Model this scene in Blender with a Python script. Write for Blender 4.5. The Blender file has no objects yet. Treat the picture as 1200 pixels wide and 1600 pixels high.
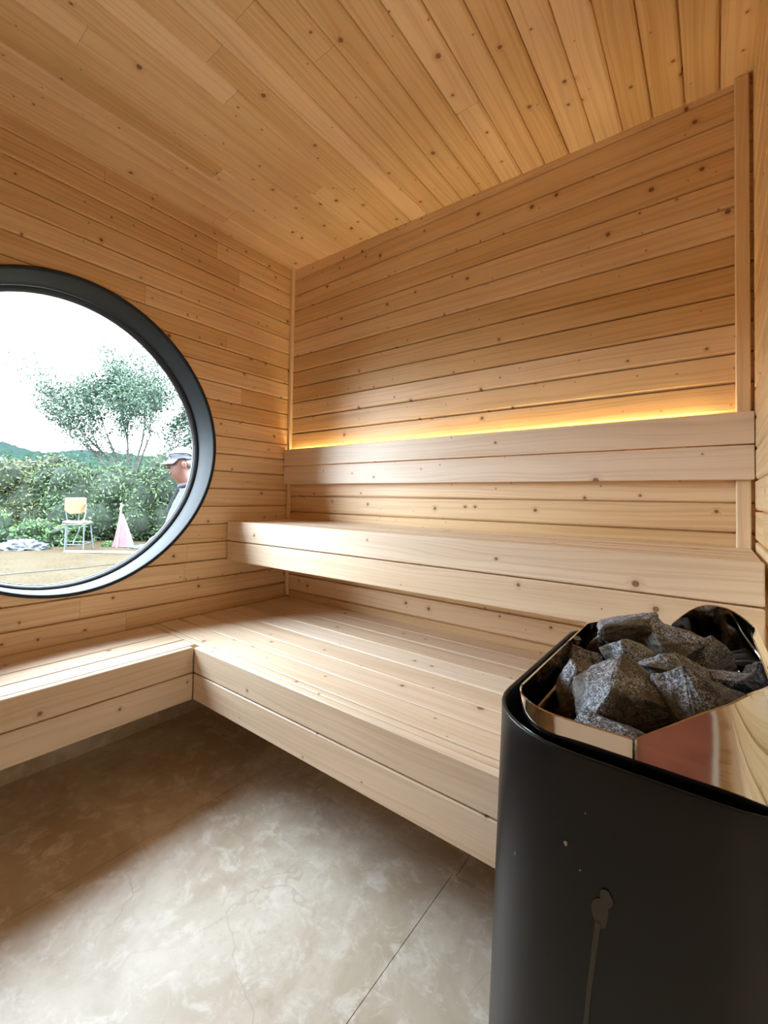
import bpy, bmesh, math, random
from math import sin, cos, pi, sqrt, radians, atan2, exp
from mathutils import Vector, Matrix, noise

SC = bpy.context.scene
COL = SC.collection
random.seed(7)

# ------------------------------------------------------------------ camera
CAM_LOC = Vector((1.9522, -1.7428, 1.0294))
YAW, PITCH, ROLL, FPX = radians(39.031), radians(1.396), radians(0.959), 684.1
cam = bpy.data.cameras.new('camera')
cam.sensor_fit = 'HORIZONTAL'
cam.sensor_width = 36.0
cam.lens = FPX / 1200.0 * 36.0
cam.shift_x = 37.9 / 1200.0
cam.shift_y = -38.5 / 1200.0
cam.clip_start = 0.02
cam.clip_end = 600
co = bpy.data.objects.new('camera', cam)
COL.objects.link(co)
F = Vector((-sin(YAW) * cos(PITCH), cos(YAW) * cos(PITCH), sin(PITCH)))
R0 = Vector((cos(YAW), sin(YAW), 0))
U0 = R0.cross(F)
R2 = cos(ROLL) * R0 + sin(ROLL) * U0
U2 = cos(ROLL) * U0 - sin(ROLL) * R0
M = Matrix((R2, U2, -F)).transposed().to_4x4()
M.translation = CAM_LOC
co.matrix_world = M
SC.camera = co

# ------------------------------------------------------------------ sky, exposure
W = bpy.data.worlds.new('overcast_sky')
SC.world = W
W.use_nodes = True
bg = W.node_tree.nodes['Background']
bg.inputs['Color'].default_value = (0.77, 0.895, 1.0, 1)
bg.inputs['Strength'].default_value = 1.0
vs = SC.view_settings
vs.view_transform = 'Standard'
vs.look = 'None'
vs.gamma = 1
vs.use_curve_mapping = False
vs.exposure = 4.7
SC.cycles.max_bounces = 14
SC.cycles.diffuse_bounces = 10
SC.cycles.glossy_bounces = 6
SC.cycles.transparent_max_bounces = 16
SC.cycles.sample_clamp_indirect = 6.0
SC.cycles.caustics_reflective = False


def portal(name, loc, normal, sx, sy):
    l = bpy.data.lights.new(name, 'AREA')
    l.shape = 'RECTANGLE'
    l.size = sx
    l.size_y = sy
    l.cycles.is_portal = True
    o = bpy.data.objects.new(name, l)
    o.location = loc
    o.rotation_euler = Vector(normal).to_track_quat('-Z', 'Z').to_euler()
    COL.objects.link(o)


portal('window_daylight_portal', (-0.20, -1.112, 1.245), (1, 0, 0), 1.28, 1.28)


# ------------------------------------------------------------------ helpers
def lin(c):
    return tuple(((x / 255.0) / 12.92 if x / 255.0 <= 0.04045 else ((x / 255.0 + 0.055) / 1.055) ** 2.4) for x in c)


def tag(o, label=None, cat=None, group=None, kind=None):
    if label: o['label'] = label
    if cat: o['category'] = cat
    if group: o['group'] = group
    if kind: o['kind'] = kind
    return o


def empty(name, loc=(0, 0, 0), rz=0.0):
    o = bpy.data.objects.new(name, None)
    o.empty_display_size = 0.1
    o.location = loc
    o.rotation_euler = (0, 0, rz)
    COL.objects.link(o)
    return o


class MB:
    """collects faces with UVs and a tone value, then builds ONE mesh object"""

    def __init__(s):
        s.v, s.f, s.uv, s.t, s.sm = [], [], [], [], []

    def face(s, pts, uvs=None, tone=0.5, smooth=False):
        b = len(s.v)
        s.v += [tuple(p) for p in pts]
        s.f.append(tuple(range(b, b + len(pts))))
        s.uv.append(uvs or [(p[0], p[1]) for p in pts])
        s.t.append(tone)
        s.sm.append(smooth)

    def grid(s, rows, close=False, smooth=True, tone=0.5, flip=False):
        """rows: list of equal-length point lists, shared vertices"""
        b = len(s.v)
        n = len(rows[0])
        for r in rows: s.v += [tuple(p) for p in r]
        for i in range(len(rows) - 1):
            for j in range(n if close else n - 1):
                k = (j + 1) % n
                q = (b + i * n + j, b + i * n + k, b + (i + 1) * n + k, b + (i + 1) * n + j)
                if flip: q = q[::-1]
                s.f.append(q)
                s.uv.append([(s.v[a][0], s.v[a][2]) for a in q])
                s.t.append(tone)
                s.sm.append(smooth)

    def ngon(s, pts, tone=0.5):
        s.face(pts, None, tone)

    def box(s, lo, hi, tone=0.5):
        x0, y0, z0 = lo
        x1, y1, z1 = hi
        P = lambda a, b, c: (a, b, c)
        for q in (((x0, y0, z0), (x0, y1, z0), (x1, y1, z0), (x1, y0, z0)),
                  ((x0, y0, z1), (x1, y0, z1), (x1, y1, z1), (x0, y1, z1)),
                  ((x0, y0, z0), (x1, y0, z0), (x1, y0, z1), (x0, y0, z1)),
                  ((x1, y1, z0), (x0, y1, z0), (x0, y1, z1), (x1, y1, z1)),
                  ((x0, y1, z0), (x0, y0, z0), (x0, y0, z1), (x0, y1, z1)),
                  ((x1, y0, z0), (x1, y1, z0), (x1, y1, z1), (x1, y0, z1))):
            s.face(q, None, tone)

    def tube(s, pts, rad, n=8, tone=0.5, cap=True):
        pts = [Vector(p) for p in pts]
        rows = []
        prev = None
        for i, p in enumerate(pts):
            d = (pts[min(i + 1, len(pts) - 1)] - pts[max(i - 1, 0)]).normalized()
            if prev is None:
                a = d.orthogonal().normalized()
            else:
                a = (prev - d * prev.dot(d))
                a = a.normalized() if a.length > 1e-6 else d.orthogonal().normalized()
            prev = a
            b = d.cross(a)
            r = rad[i] if isinstance(rad, (list, tuple)) else rad
            rows.append([p + (a * cos(2 * pi * k / n) + b * sin(2 * pi * k / n)) * r for k in range(n)])
        s.grid(rows, close=True, tone=tone)
        if cap:
            s.face(rows[0][::-1], None, tone)
            s.face(rows[-1], None, tone)

    def build(s, name, mat, parent=None, smooth_all=None):
        me = bpy.data.meshes.new(name)
        me.from_pydata(s.v, [], s.f)
        uvl = me.uv_layers.new(name='board')
        flat = [c for q in s.uv for p in q for c in p]
        uvl.data.foreach_set('uv', flat)
        ca = me.color_attributes.new('tone', 'FLOAT_COLOR', 'CORNER')
        cf = []
        for f, t in zip(s.f, s.t): cf += [t, t, t, 1.0] * len(f)
        ca.data.foreach_set('color', cf)
        me.polygons.foreach_set('use_smooth', s.sm if smooth_all is None else [smooth_all] * len(s.f))
        if mat: me.materials.append(mat)
        me.validate()
        o = bpy.data.objects.new(name, me)
        COL.objects.link(o)
        if parent is not None: o.parent = parent
        return o


def bm_obj(name, bm, mat, parent=None, smooth=True):
    me = bpy.data.meshes.new(name)
    bm.to_mesh(me)
    bm.free()
    me.polygons.foreach_set('use_smooth', [smooth] * len(me.polygons))
    if mat: me.materials.append(mat)
    o = bpy.data.objects.new(name, me)
    COL.objects.link(o)
    if parent is not None: o.parent = parent
    return o


# ------------------------------------------------------------------ materials
class NT:
    def __init__(s, name):
        s.m = bpy.data.materials.new(name)
        s.m.use_nodes = True
        s.t = s.m.node_tree
        s.b = s.t.nodes['Principled BSDF']

    def n(s, typ, **kw):
        nd = s.t.nodes.new(typ)
        ins = kw.pop('ins', {})
        for k, v in kw.items(): setattr(nd, k, v)
        for k, v in ins.items():
            if hasattr(v, 'is_output') or isinstance(v, bpy.types.NodeSocket):
                s.t.links.new(v, nd.inputs[k])
            else:
                nd.inputs[k].default_value = v
        return nd

    def math(s, op, a, b=None, c=None, clamp=False):
        nd = s.t.nodes.new('ShaderNodeMath')
        nd.operation = op
        nd.use_clamp = clamp
        for i, v in enumerate((a, b, c)):
            if v is None: continue
            if isinstance(v, (int, float)):
                nd.inputs[i].default_value = v
            else:
                s.t.links.new(v, nd.inputs[i])
        return nd.outputs[0]

    def mix(s, f, a, b, mode='MIX'):
        nd = s.t.nodes.new('ShaderNodeMix')
        nd.data_type = 'RGBA'
        nd.blend_type = mode
        for k, v in ((0, f), (6, a), (7, b)):
            if isinstance(v, bpy.types.NodeSocket):
                s.t.links.new(v, nd.inputs[k])
            elif isinstance(v, (int, float)):
                nd.inputs[k].default_value = v
            else:
                nd.inputs[k].default_value = (*v[:3], 1)
        return nd.outputs[2]

    def comb(s, x, y, z=0.0):
        nd = s.t.nodes.new('ShaderNodeCombineXYZ')
        for i, v in enumerate((x, y, z)):
            if isinstance(v, (int, float)):
                nd.inputs[i].default_value = v
            else:
                s.t.links.new(v, nd.inputs[i])
        return nd.outputs[0]

    def link(s, a, name):
        s.t.links.new(a, s.b.inputs[name])

    def ramp(s, v, lo, hi, smooth=True):
        nd = s.t.nodes.new('ShaderNodeMapRange')
        nd.interpolation_type = 'SMOOTHSTEP' if smooth else 'LINEAR'
        s.t.links.new(v, nd.inputs[0])
        nd.inputs[1].default_value = lo
        nd.inputs[2].default_value = hi
        nd.inputs[3].default_value = 0
        nd.inputs[4].default_value = 1
        return nd.outputs[0]


def plain(name, col, rough=0.5, metal=0.0, spec=0.5, noise_amt=0.0, scale=20.0, bump=0.0):
    t = NT(name)
    t.b.inputs['Base Color'].default_value = (*col, 1)
    t.b.inputs['Roughness'].default_value = rough
    t.b.inputs['Metallic'].default_value = metal
    t.b.inputs['Specular IOR Level'].default_value = spec
    tc = t.n('ShaderNodeTexCoord').outputs['Object']
    nz = t.n('ShaderNodeTexNoise', ins={'Vector': tc, 'Scale': scale, 'Detail': 4.0})
    if noise_amt:
        d = tuple(max(0, c * (1 - noise_amt)) for c in col)
        l = tuple(min(1, c * (1 + noise_amt)) for c in col)
        t.link(t.mix(t.ramp(nz.outputs[0], .3, .7), d, l), 'Base Color')
    if bump:
        b = t.n('ShaderNodeBump', ins={'Height': nz.outputs[0], 'Strength': bump, 'Distance': 0.01})
        t.link(b.outputs[0], 'Normal')
    return t.m


def wood(name, light, dark, knotc, streak=1.1, knot_amt=0.74, rough=0.42, tone_amt=0.10, spec=0.35, kscale=8.0):
    t = NT(name)
    uv = t.n('ShaderNodeUVMap', uv_map='board').outputs[0]
    sep = t.n('ShaderNodeSeparateXYZ', ins={0: uv})
    u, v = sep.outputs[0], sep.outputs[1]
    # knots
    vo = t.n('ShaderNodeTexVoronoi', voronoi_dimensions='2D', ins={'Vector': uv, 'Scale': kscale})
    d = vo.outputs['Distance']
    sc = t.n('ShaderNodeSeparateColor', ins={0: vo.outputs['Color']})
    pick = t.math('GREATER_THAN', sc.outputs[0], 1.0 - knot_amt)
    rad = t.math('MULTIPLY_ADD', t.math('POWER', sc.outputs[1], 2.6), 0.070, 0.017)
    rel = t.math('DIVIDE', d, rad)
    core = t.math('MULTIPLY', t.math('SUBTRACT', 1.0, t.ramp(rel, 0.65, 1.15)), pick)
    halo = t.math('MULTIPLY', t.math('SUBTRACT', 1.0, t.ramp(rel, 0.8, 3.2)), pick)
    # grain runs along u and bends round the knots
    w1 = t.n('ShaderNodeTexNoise', noise_dimensions='2D',
             ins={'Vector': t.comb(t.math('MULTIPLY', u, 1.1), t.math('MULTIPLY', v, 5.0)), 'Scale': 1.0, 'Detail': 2.0})
    vv = t.math('ADD', v, t.math('MULTIPLY', w1.outputs[0], 0.06))
    vv = t.math('ADD', vv, t.math('MULTIPLY', halo, 0.010))
    s1 = t.n('ShaderNodeTexNoise', noise_dimensions='2D',
             ins={'Vector': t.comb(t.math('MULTIPLY', u, 0.9), t.math('MULTIPLY', vv, 95.0)), 'Scale': 1.0, 'Detail': 3.0, 'Roughness': 0.55})
    s2 = t.n('ShaderNodeTexNoise', noise_dimensions='2D',
             ins={'Vector': t.comb(t.math('MULTIPLY', u, 3.0), t.math('MULTIPLY', vv, 420.0)), 'Scale': 1.0, 'Detail': 2.0})
    s3 = t.n('ShaderNodeTexNoise', noise_dimensions='2D',
             ins={'Vector': t.comb(t.math('MULTIPLY', u, 1.6), t.math('MULTIPLY', vv, 14.0)), 'Scale': 1.0, 'Detail': 3.0})
    a = t.ramp(s1.outputs[0], 0.44, 0.66)
    b = t.ramp(s2.outputs[0], 0.35, 0.75)
    c = t.ramp(s3.outputs[0], 0.40, 0.72)
    g = t.math('ADD', t.math('MULTIPLY', a, 0.42 * streak), t.math('MULTIPLY', b, 0.16 * streak))
    g = t.math('ADD', g, t.math('MULTIPLY', c, 0.30 * streak), clamp=True)
    col = t.mix(g, light, dark)
    tone = t.n('ShaderNodeVertexColor', layer_name='tone')
    ts = t.n('ShaderNodeSeparateColor', ins={0: tone.outputs[0]}).outputs[0]
    val = t.math('MULTIPLY_ADD', t.math('SUBTRACT', ts, 0.5), tone_amt * 2, 1.0)
    hsv = t.n('ShaderNodeHueSaturation', ins={'Color': col, 'Value': val,
                                              'Saturation': t.math('MULTIPLY_ADD', ts, -0.25, 1.12)})
    col = t.mix(t.math('MULTIPLY', halo, 0.34), hsv.outputs[0], tuple((x + 2 * y) / 3 for x, y in zip(knotc, dark)))
    col = t.mix(t.math('MULTIPLY', core, 0.88), col, knotc)
    t.link(col, 'Base Color')
    t.b.inputs['Roughness'].default_value = rough
    t.b.inputs['Specular IOR Level'].default_value = spec
    bp = t.n('ShaderNodeBump', ins={'Height': t.math('ADD', s1.outputs[0], t.math('MULTIPLY', core, 0.6)),
                                    'Strength': 0.10, 'Distance': 0.002})
    t.link(bp.outputs[0], 'Normal')
    return t.m


M_WALL = wood('spruce_panelling', (0.785, 0.585, 0.36), (0.60, 0.39, 0.205), (0.17, 0.07, 0.025), kscale=9.5)
M_CEIL = wood('spruce_ceiling_boards', (0.87, 0.68, 0.42), (0.68, 0.47, 0.24), (0.24, 0.10, 0.04), kscale=9.0)
M_BENCH = wood('planed_bench_wood', (0.79, 0.645, 0.495), (0.63, 0.465, 0.32), (0.22, 0.10, 0.05), streak=1.0,
               knot_amt=0.62, rough=0.38, tone_amt=0.06)
M_TRIM = wood('corner_trim_wood', (0.82, 0.66, 0.46), (0.66, 0.47, 0.29), (0.22, 0.10, 0.05), knot_amt=0.2, tone_amt=0.1)


def tile_mat():
    t = NT('beige_stone_tile')
    tc = t.n('ShaderNodeTexCoord').outputs['Object']
    n1 = t.n('ShaderNodeTexNoise', ins={'Vector': tc, 'Scale': 2.3, 'Detail': 8.0, 'Roughness': 0.62, 'Distortion': 0.8})
    n2 = t.n('ShaderNodeTexNoise', ins={'Vector': tc, 'Scale': 14.0, 'Detail': 8.0, 'Roughness': 0.7, 'Distortion': 0.5})
    col = t.mix(t.ramp(n1.outputs[0], .35, .68), (0.50, 0.41, 0.295), (0.72, 0.655, 0.56))
    col = t.mix(t.math('MULTIPLY', t.ramp(n2.outputs[0], .48, .66), 0.65), col, (0.84, 0.80, 0.73))
    n5 = t.n('ShaderNodeTexNoise', ins={'Vector': tc, 'Scale': 38.0, 'Detail': 6.0, 'Roughness': 0.75})
    col = t.mix(t.math('MULTIPLY', t.ramp(n5.outputs[0], .50, .70), 0.35), col, (0.44, 0.36, 0.27))
    # thin crackle veins
    vw = t.n('ShaderNodeTexNoise', ins={'Vector': tc, 'Scale': 3.0, 'Detail': 4.0})
    vec = t.n('ShaderNodeMix', data_type='VECTOR', ins={0: 0.22, 4: tc, 5: vw.outputs[1]})
    v = t.n('ShaderNodeTexVoronoi', feature='DISTANCE_TO_EDGE', ins={'Vector': vec.outputs[1], 'Scale': 2.6})
    n3 = t.n('ShaderNodeTexNoise', ins={'Vector': tc, 'Scale': 3.1, 'Detail': 2.0})
    vein = t.math('MULTIPLY', t.math('SUBTRACT', 1.0, t.ramp(v.outputs[0], 0.0, 0.005)), t.ramp(n3.outputs[0], .45, .62))
    col = t.mix(t.math('MULTIPLY', vein, 0.28), col, (0.26, 0.19, 0.13))
    # brownish blotches
    n4 = t.n('ShaderNodeTexNoise', ins={'Vector': tc, 'Scale': 6.0, 'Detail': 6.0, 'Roughness': 0.7})
    col = t.mix(t.math('MULTIPLY', t.ramp(n4.outputs[0], .60, .74), 0.45), col, (0.30, 0.21, 0.13))
    t.link(col, 'Base Color')
    t.link(t.math('MULTIPLY_ADD', n2.outputs[0], 0.20, 0.34), 'Roughness')
    t.b.inputs['Specular IOR Level'].default_value = 0.5
    bp = t.n('ShaderNodeBump', ins={'Height': n2.outputs[0], 'Strength': 0.12, 'Distance': 0.004})
    t.link(bp.outputs[0], 'Normal')
    return t.m


M_TILE = tile_mat()
M_GROUT = plain('tile_grout', (0.22, 0.18, 0.14), 0.8)
M_OUTER = plain('dark_exterior_cladding', (0.10, 0.09, 0.08), 0.6, noise_amt=.2)
M_REFLECT = plain('terracotta_reflection_panel', (0.34, 0.115, 0.07), 0.5, noise_amt=.15, scale=6)  # colour of the added panel that the collar mirrors
M_FRAME = plain('anthracite_window_frame', (0.020, 0.025, 0.030), 0.46, 0.0, 0.18, noise_amt=.06, scale=40)
M_SEAL = plain('black_rubber_seal', (0.008, 0.009, 0.012), 0.45)
M_FRAME_EDGE = plain('black_frame_edge', (0.006, 0.007, 0.012), 0.5)


def glass_mat():
    t = NT('clear_window_glass')
    t.t.nodes.remove(t.b)
    out = t.t.nodes['Material Output']
    tr = t.n('ShaderNodeBsdfTransparent', ins={0: (0.97, 0.985, 0.99, 1)})
    gl = t.n('ShaderNodeBsdfGlossy', ins={'Color': (1, 1, 1, 1), 'Roughness': 0.02})
    fr = t.n('ShaderNodeFresnel', ins={0: 1.13})
    mx = t.n('ShaderNodeMixShader', ins={0: fr.outputs[0], 1: tr.outputs[0], 2: gl.outputs[0]})
    t.t.links.new(mx.outputs[0], out.inputs[0])
    return t.m


M_GLASS = glass_mat()


def emis(name, col, st):
    t = NT(name)
    t.b.inputs['Base Color'].default_value = (*col, 1)
    t.b.inputs['Emission Color'].default_value = (*col, 1)
    t.b.inputs['Emission Strength'].default_value = st
    return t.m


M_LED = emis('warm_led', (1.0, 0.76, 0.34), 1.7)
M_LEDP = plain('led_profile_aluminium', (0.6, 0.6, 0.6), 0.4, 0.9)


def heater_black():
    t = NT('black_powder_coated_steel')
    tc = t.n('ShaderNodeTexCoord').outputs['Object']
    n = t.n('ShaderNodeTexNoise', ins={'Vector': tc, 'Scale': 900.0, 'Detail': 2.0})
    n2 = t.n('ShaderNodeTexNoise', ins={'Vector': tc, 'Scale': 7.0, 'Detail': 4.0})
    t.b.inputs['Base Color'].default_value = (0.0035, 0.0035, 0.0045, 1)
    t.link(t.math('MULTIPLY_ADD', n2.outputs[0], 0.15, 0.30), 'Roughness')
    t.b.inputs['Specular IOR Level'].default_value = 0.30
    b = t.n('ShaderNodeBump', ins={'Height': n.outputs[0], 'Strength': 0.06, 'Distance': 0.001})
    t.link(b.outputs[0], 'Normal')
    return t.m


M_BLACK = heater_black()
M_STEEL = plain('mirror_polished_steel', (0.66, 0.62, 0.58), 0.055, 1.0)
M_STEELD = plain('smoked_inner_steel', (0.20, 0.17, 0.14), 0.18, 1.0)
M_DRIP = plain('dried_drip_mark', (0.022, 0.019, 0.012), 0.45)
M_SPECK = plain('dried_splash_dots', (0.30, 0.26, 0.20), 0.6)


def rock_mat():
    t = NT('speckled_granite')
    tc = t.n('ShaderNodeTexCoord').outputs['Object']
    oi = t.n('ShaderNodeObjectInfo').outputs['Random']
    v = t.n('ShaderNodeTexVoronoi', ins={'Vector': tc, 'Scale': 760.0})
    sp = t.n('ShaderNodeSeparateColor', ins={0: v.outputs['Color']})
    n = t.n('ShaderNodeTexNoise', ins={'Vector': tc, 'Scale': 130.0, 'Detail': 5.0, 'Roughness': 0.7})
    n2 = t.n('ShaderNodeTexNoise', ins={'Vector': tc, 'Scale': 14.0, 'Detail': 3.0})
    base = t.mix(t.ramp(sp.outputs[0], .2, .95), (0.050, 0.050, 0.055), (0.40, 0.42, 0.47))
    base = t.mix(t.math('MULTIPLY', t.ramp(n.outputs[0], .50, .62), 0.7), base, (0.035, 0.033, 0.032))
    fleck = t.math('GREATER_THAN', sp.outputs[1], 0.90)
    base = t.mix(t.math('MULTIPLY', fleck, 0.8), base, (0.62, 0.64, 0.68))
    warm_bounce = t.math('MULTIPLY', t.ramp(n2.outputs[0], .43, .54), 0.88)  # random brown patches stand in for facets lit by warm bounce
    base = t.mix(warm_bounce, base, t.mix(t.ramp(n.outputs[0], .35, .65), (0.018, 0.013, 0.006), (0.105, 0.072, 0.032)))
    t.link(base, 'Base Color')
    t.b.inputs['Roughness'].default_value = 0.6
    b = t.n('ShaderNodeBump', ins={'Height': t.math('ADD', n.outputs[0], sp.outputs[2]), 'Strength': 0.35, 'Distance': 0.0012})
    t.link(b.outputs[0], 'Normal')
    return t.m


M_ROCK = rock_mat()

# ------------------------------------------------------------------ wood builders
X, Y, Z = Vector((1, 0, 0)), Vector((0, 1, 0)), Vector((0, 0, 1))


def board(mb, o, U, V, N, lu, lv, th, bev=0.003, seed=None):
    """a plank with softened edges: o = corner at the back, U length, V width, N face normal"""
    rnd = random.Random(seed if seed is not None else random.random())
    ou, ov, tone = rnd.uniform(0, 60), rnd.uniform(0, 60), rnd.random()
    o = Vector(o)

    def uvp(a, b, c): return (a + ou, b + c + ov)

    def P(a, b, c): return o + U * a + V * b + N * c

    b = bev
    def q(*cs): mb.face([P(*c) for c in cs], [uvp(*c) for c in cs], tone)
    for c0, flip in ((th, False), (0.0, True)):
        s = ((b, b, c0), (lu - b, b, c0), (lu - b, lv - b, c0), (b, lv - b, c0))
        q(*(s[::-1] if flip else s))
    t0, t1 = b, th - b
    q((b, 0, t0), (lu - b, 0, t0), (lu - b, 0, t1), (b, 0, t1))
    q((lu - b, lv, t0), (b, lv, t0), (b, lv, t1), (lu - b, lv, t1))
    q((0, lv - b, t0), (0, b, t0), (0, b, t1), (0, lv - b, t1))
    q((lu, b, t0), (lu, lv - b, t0), (lu, lv - b, t1), (lu, b, t1))
    for (c0, c1, s) in ((th, t1, 1), (0.0, t0, -1)):
        qs = [((b, 0, c1), (lu - b, 0, c1), (lu - b, b, c0), (b, b, c0)),
              ((lu - b, lv, c1), (b, lv, c1), (b, lv - b, c0), (lu - b, lv - b, c0)),
              ((0, lv - b, c1), (0, b, c1), (b, b, c0), (b, lv - b, c0)),
              ((lu, b, c1), (lu, lv - b, c1), (lu - b, lv - b, c0), (lu - b, b, c0))]
        for k in qs: q(*(k if s > 0 else k[::-1]))
    for (a0, a1, d0, d1) in ((0, b, 0, b), (lu, lu - b, 0, b), (lu, lu - b, lv, lv - b), (0, b, lv, lv - b)):
        q((a1, d0, t0), (a1, d0, t1), (a0, d1, t1), (a0, d1, t0))
        q((a1, d0, t1), (a1, d1, th), (a0, d1, t1))
        q((a1, d0, t0), (a0, d1, t0), (a1, d1, 0.0))


def panel(mb, o, U, V, N, u0, u1, v0, v1, pitch, seed, hole=None, start=0.0, sub=1, joints=True, seg=(0.9, 2.2)):
    """tongue-and-groove cladding: rows along V, each a soft-edged board with a recessed joint"""
    rnd = random.Random(seed)
    o = Vector(o)
    g, dep = 0.0125, 0.0062
    k = 0
    v = v0 - start
    while v < v1 - 1e-6:
        lv = [(v, -dep * .6), (v + 0.0016, 0.0)]
        for i in range(1, sub): lv.append((v + (pitch - g) * i / sub, 0.0))
        lv += [(v + pitch - g, 0.0), (v + pitch - g * .55, -dep * .45), (v + pitch - .0042, -dep), (v + pitch - .0038, -dep - .011), (v + pitch - .0006, -dep - .011), (v + pitch, -dep * .6)]
        cuts = [u0]
        if joints:
            c = u0 + rnd.uniform(0.3, seg[1])
            while c < u1 - 0.15:
                cuts.append(c)
                c += rnd.uniform(*seg)
        cuts.append(u1)
        for ci in range(len(cuts) - 1):
            ou, ov, tone = rnd.uniform(0, 60), rnd.uniform(0, 60), rnd.random()
            a0, a1 = cuts[ci] + (0.0004 if ci else 0), cuts[ci + 1] - (0.0004 if ci < len(cuts) - 2 else 0)
            for i in range(len(lv) - 1):
                (p, dp), (q, dq) = lv[i], lv[i + 1]
                if q <= v0 or p >= v1: continue
                p_, q_ = max(p, v0), min(q, v1)
                ivp = [(a0, a1)]
                ivq = [(a0, a1)]
                if hole:
                    cu, hf = hole
                    hp, hq = hf(p_), hf(q_)
                    if hp > 0 or hq > 0:
                        cl = lambda t: min(max(t, a0), a1)
                        ivp = [(a0, cl(cu - hp)), (cl(cu + hp), a1)]
                        ivq = [(a0, cl(cu - hq)), (cl(cu + hq), a1)]
                for (s0, s1), (r0, r1) in zip(ivp, ivq):
                    if s1 - s0 < 1e-6 and r1 - r0 < 1e-6: continue
                    cs = ((s0, p_, dp), (s1, p_, dp), (r1, q_, dq), (r0, q_, dq))
                    mb.face([o + U * a + V * b + N * c for a, b, c in cs], [(a + ou, b - v + ov) for a, b, c in cs], tone)
        k += 1
        v += pitch


# ------------------------------------------------------------------ room shell
RW, RD, ZC = 2.045, 2.75, 2.378          # width, depth (towards the camera), ceiling height at the window wall
SL = -0.0247                              # the ceiling falls slightly to the right


def zc(x): return ZC + SL * x


# window outline (slightly rounded-square circle)
WC = (-1.122, 1.256)


def wr(th, r): return r * (1 + 0.009 * cos(4 * th))


HOLE_R = 0.613
_tab = sorted((wr(t, HOLE_R) * sin(t), wr(t, HOLE_R) * cos(t)) for t in [pi / 2 * i / 400 - 0 for i in range(401)])


def hole_half(z):
    d = abs(z - WC[1])
    if d >= _tab[-1][0]: return 0.0
    lo, hi = 0, len(_tab) - 1
    while hi - lo > 1:
        m = (lo + hi) // 2
        if _tab[m][0] <= d: lo = m
        else: hi = m
    a, b = _tab[lo], _tab[hi]
    f = (d - a[0]) / max(1e-9, b[0] - a[0])
    return a[1] + (b[1] - a[1]) * f


# back wall: boards start at the ceiling and run down
mb = MB()
panel(mb, (0, 0, ZC), X, -Z, -Y, -0.02, RW + 0.02, -0.02, ZC, 0.0911, 11, start=0.0, seg=(2.5, 5), joints=False)
mb.build('wall_back', M_WALL)
mb = MB()
panel(mb, (0, 0, ZC + .005), -Y, -Z, X, -0.02, RD, -0.02, ZC + .005, 0.0893, 12,
      hole=(-WC[0], lambda d: hole_half(ZC + .005 - d)), sub=9, seg=(0.7, 1.9))
mb.build('wall_left', M_WALL)
mb = MB()
panel(mb, (RW, 0, ZC - 0.05), -Y, -Z, -X, -0.02, RD, -0.02, ZC - 0.05, 0.0893, 13, seg=(0.8, 2.2))
mb.build('wall_right', M_CEIL)  # paler ceiling boards paint the window light into this wall
# ceiling: boards run from the back wall towards the camera
mb = MB()
cu = (X + Z * SL)
panel(mb, (0, 0, ZC), -Y, cu, Vector((SL, 0, -1)).normalized(), -0.02, RD, -0.02, RW + 0.02, 0.0878, 14, start=0.03, seg=(0.8, 2.4))
mb.build('ceiling', M_CEIL)
# front wall behind the camera
mb = MB()
panel(mb, (0, -RD, 0), X, Z, Y, -0.02, RW + .02, 0, ZC + .02, 0.0911, 15, joints=False)
mb.build('wall_front', M_WALL)
for n in ('wall_back', 'wall_left', 'wall_right', 'ceiling', 'wall_front'):
    bpy.data.objects[n]['kind'] = 'structure'
# outer shell
mb = MB()
mb.box((-0.18, 0.03, -0.30), (RW + .15, 0.17, ZC + .25))
mb.box((RW + .03, -RD - .12, -0.30), (RW + .15, 0.03, ZC + .25))
mb.box((-0.18, -RD - .12, ZC + .03), (RW + .03, 0.03, ZC + .25))
mb.box((-0.18, -RD - .12, -0.3), (RW + .03, -RD - .03, ZC + .03))
tag(mb.build('wall_shell', M_OUTER), kind='structure')
mb = MB()
panel(mb, (-0.18, 0.03, ZC + .25), -Y, -Z, -X, 0.0, RD + .15, 0, ZC + .55, 0.12, 18,
      hole=(-WC[0] + .03, lambda d: hole_half(ZC + .25 - d) * 1.02), sub=12, joints=False)
tag(mb.build('wall_outside', M_OUTER), kind='structure')

# floor tiles with recessed joints
mb = MB()
J = 0.0018


def tile(x0, x1, y0, y1):
    mb.box((x0 + J / 2, y0 + J / 2, -0.012), (x1 - J / 2, y1 - J / 2, 0.0))


for (x0, x1) in ((-0.02, 0.63), (0.63, 1.39), (1.39, RW + .02)):
    tile(x0, x1, -1.815, -0.615)
    tile(x0, x1, -RD - .02, -1.815)
for (x0, x1) in ((-0.02, 0.19), (0.19, 0.635), (0.635, 0.857), (0.857, 1.40), (1.40, 1.62), (1.62, RW + .02)):
    tile(x0, x1, -0.615, 0.02)
fl = mb.build('floor', M_TILE)
fl['kind'] = 'structure'
mb = MB()
mb.box((-0.18, -RD - .12, -0.30), (RW + .15, 0.17, -0.0135))
tag(mb.build('floor_slab', M_GROUT), kind='structure')
# tiled skirting under the benches
for nm, lo, hi in (('baseboard_left', (0.0, -RD, 0.0), (0.010, -0.010, 0.085)), ('baseboard_back', (0.0, -0.010, 0.0), (RW, 0.0, 0.085)),
                   ('baseboard_right', (RW - 0.010, -RD, 0.0), (RW, -0.010, 0.085))):
    mb = MB()
    mb.box(lo, hi)
    tag(mb.build(nm, M_TILE), kind='structure')

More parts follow.
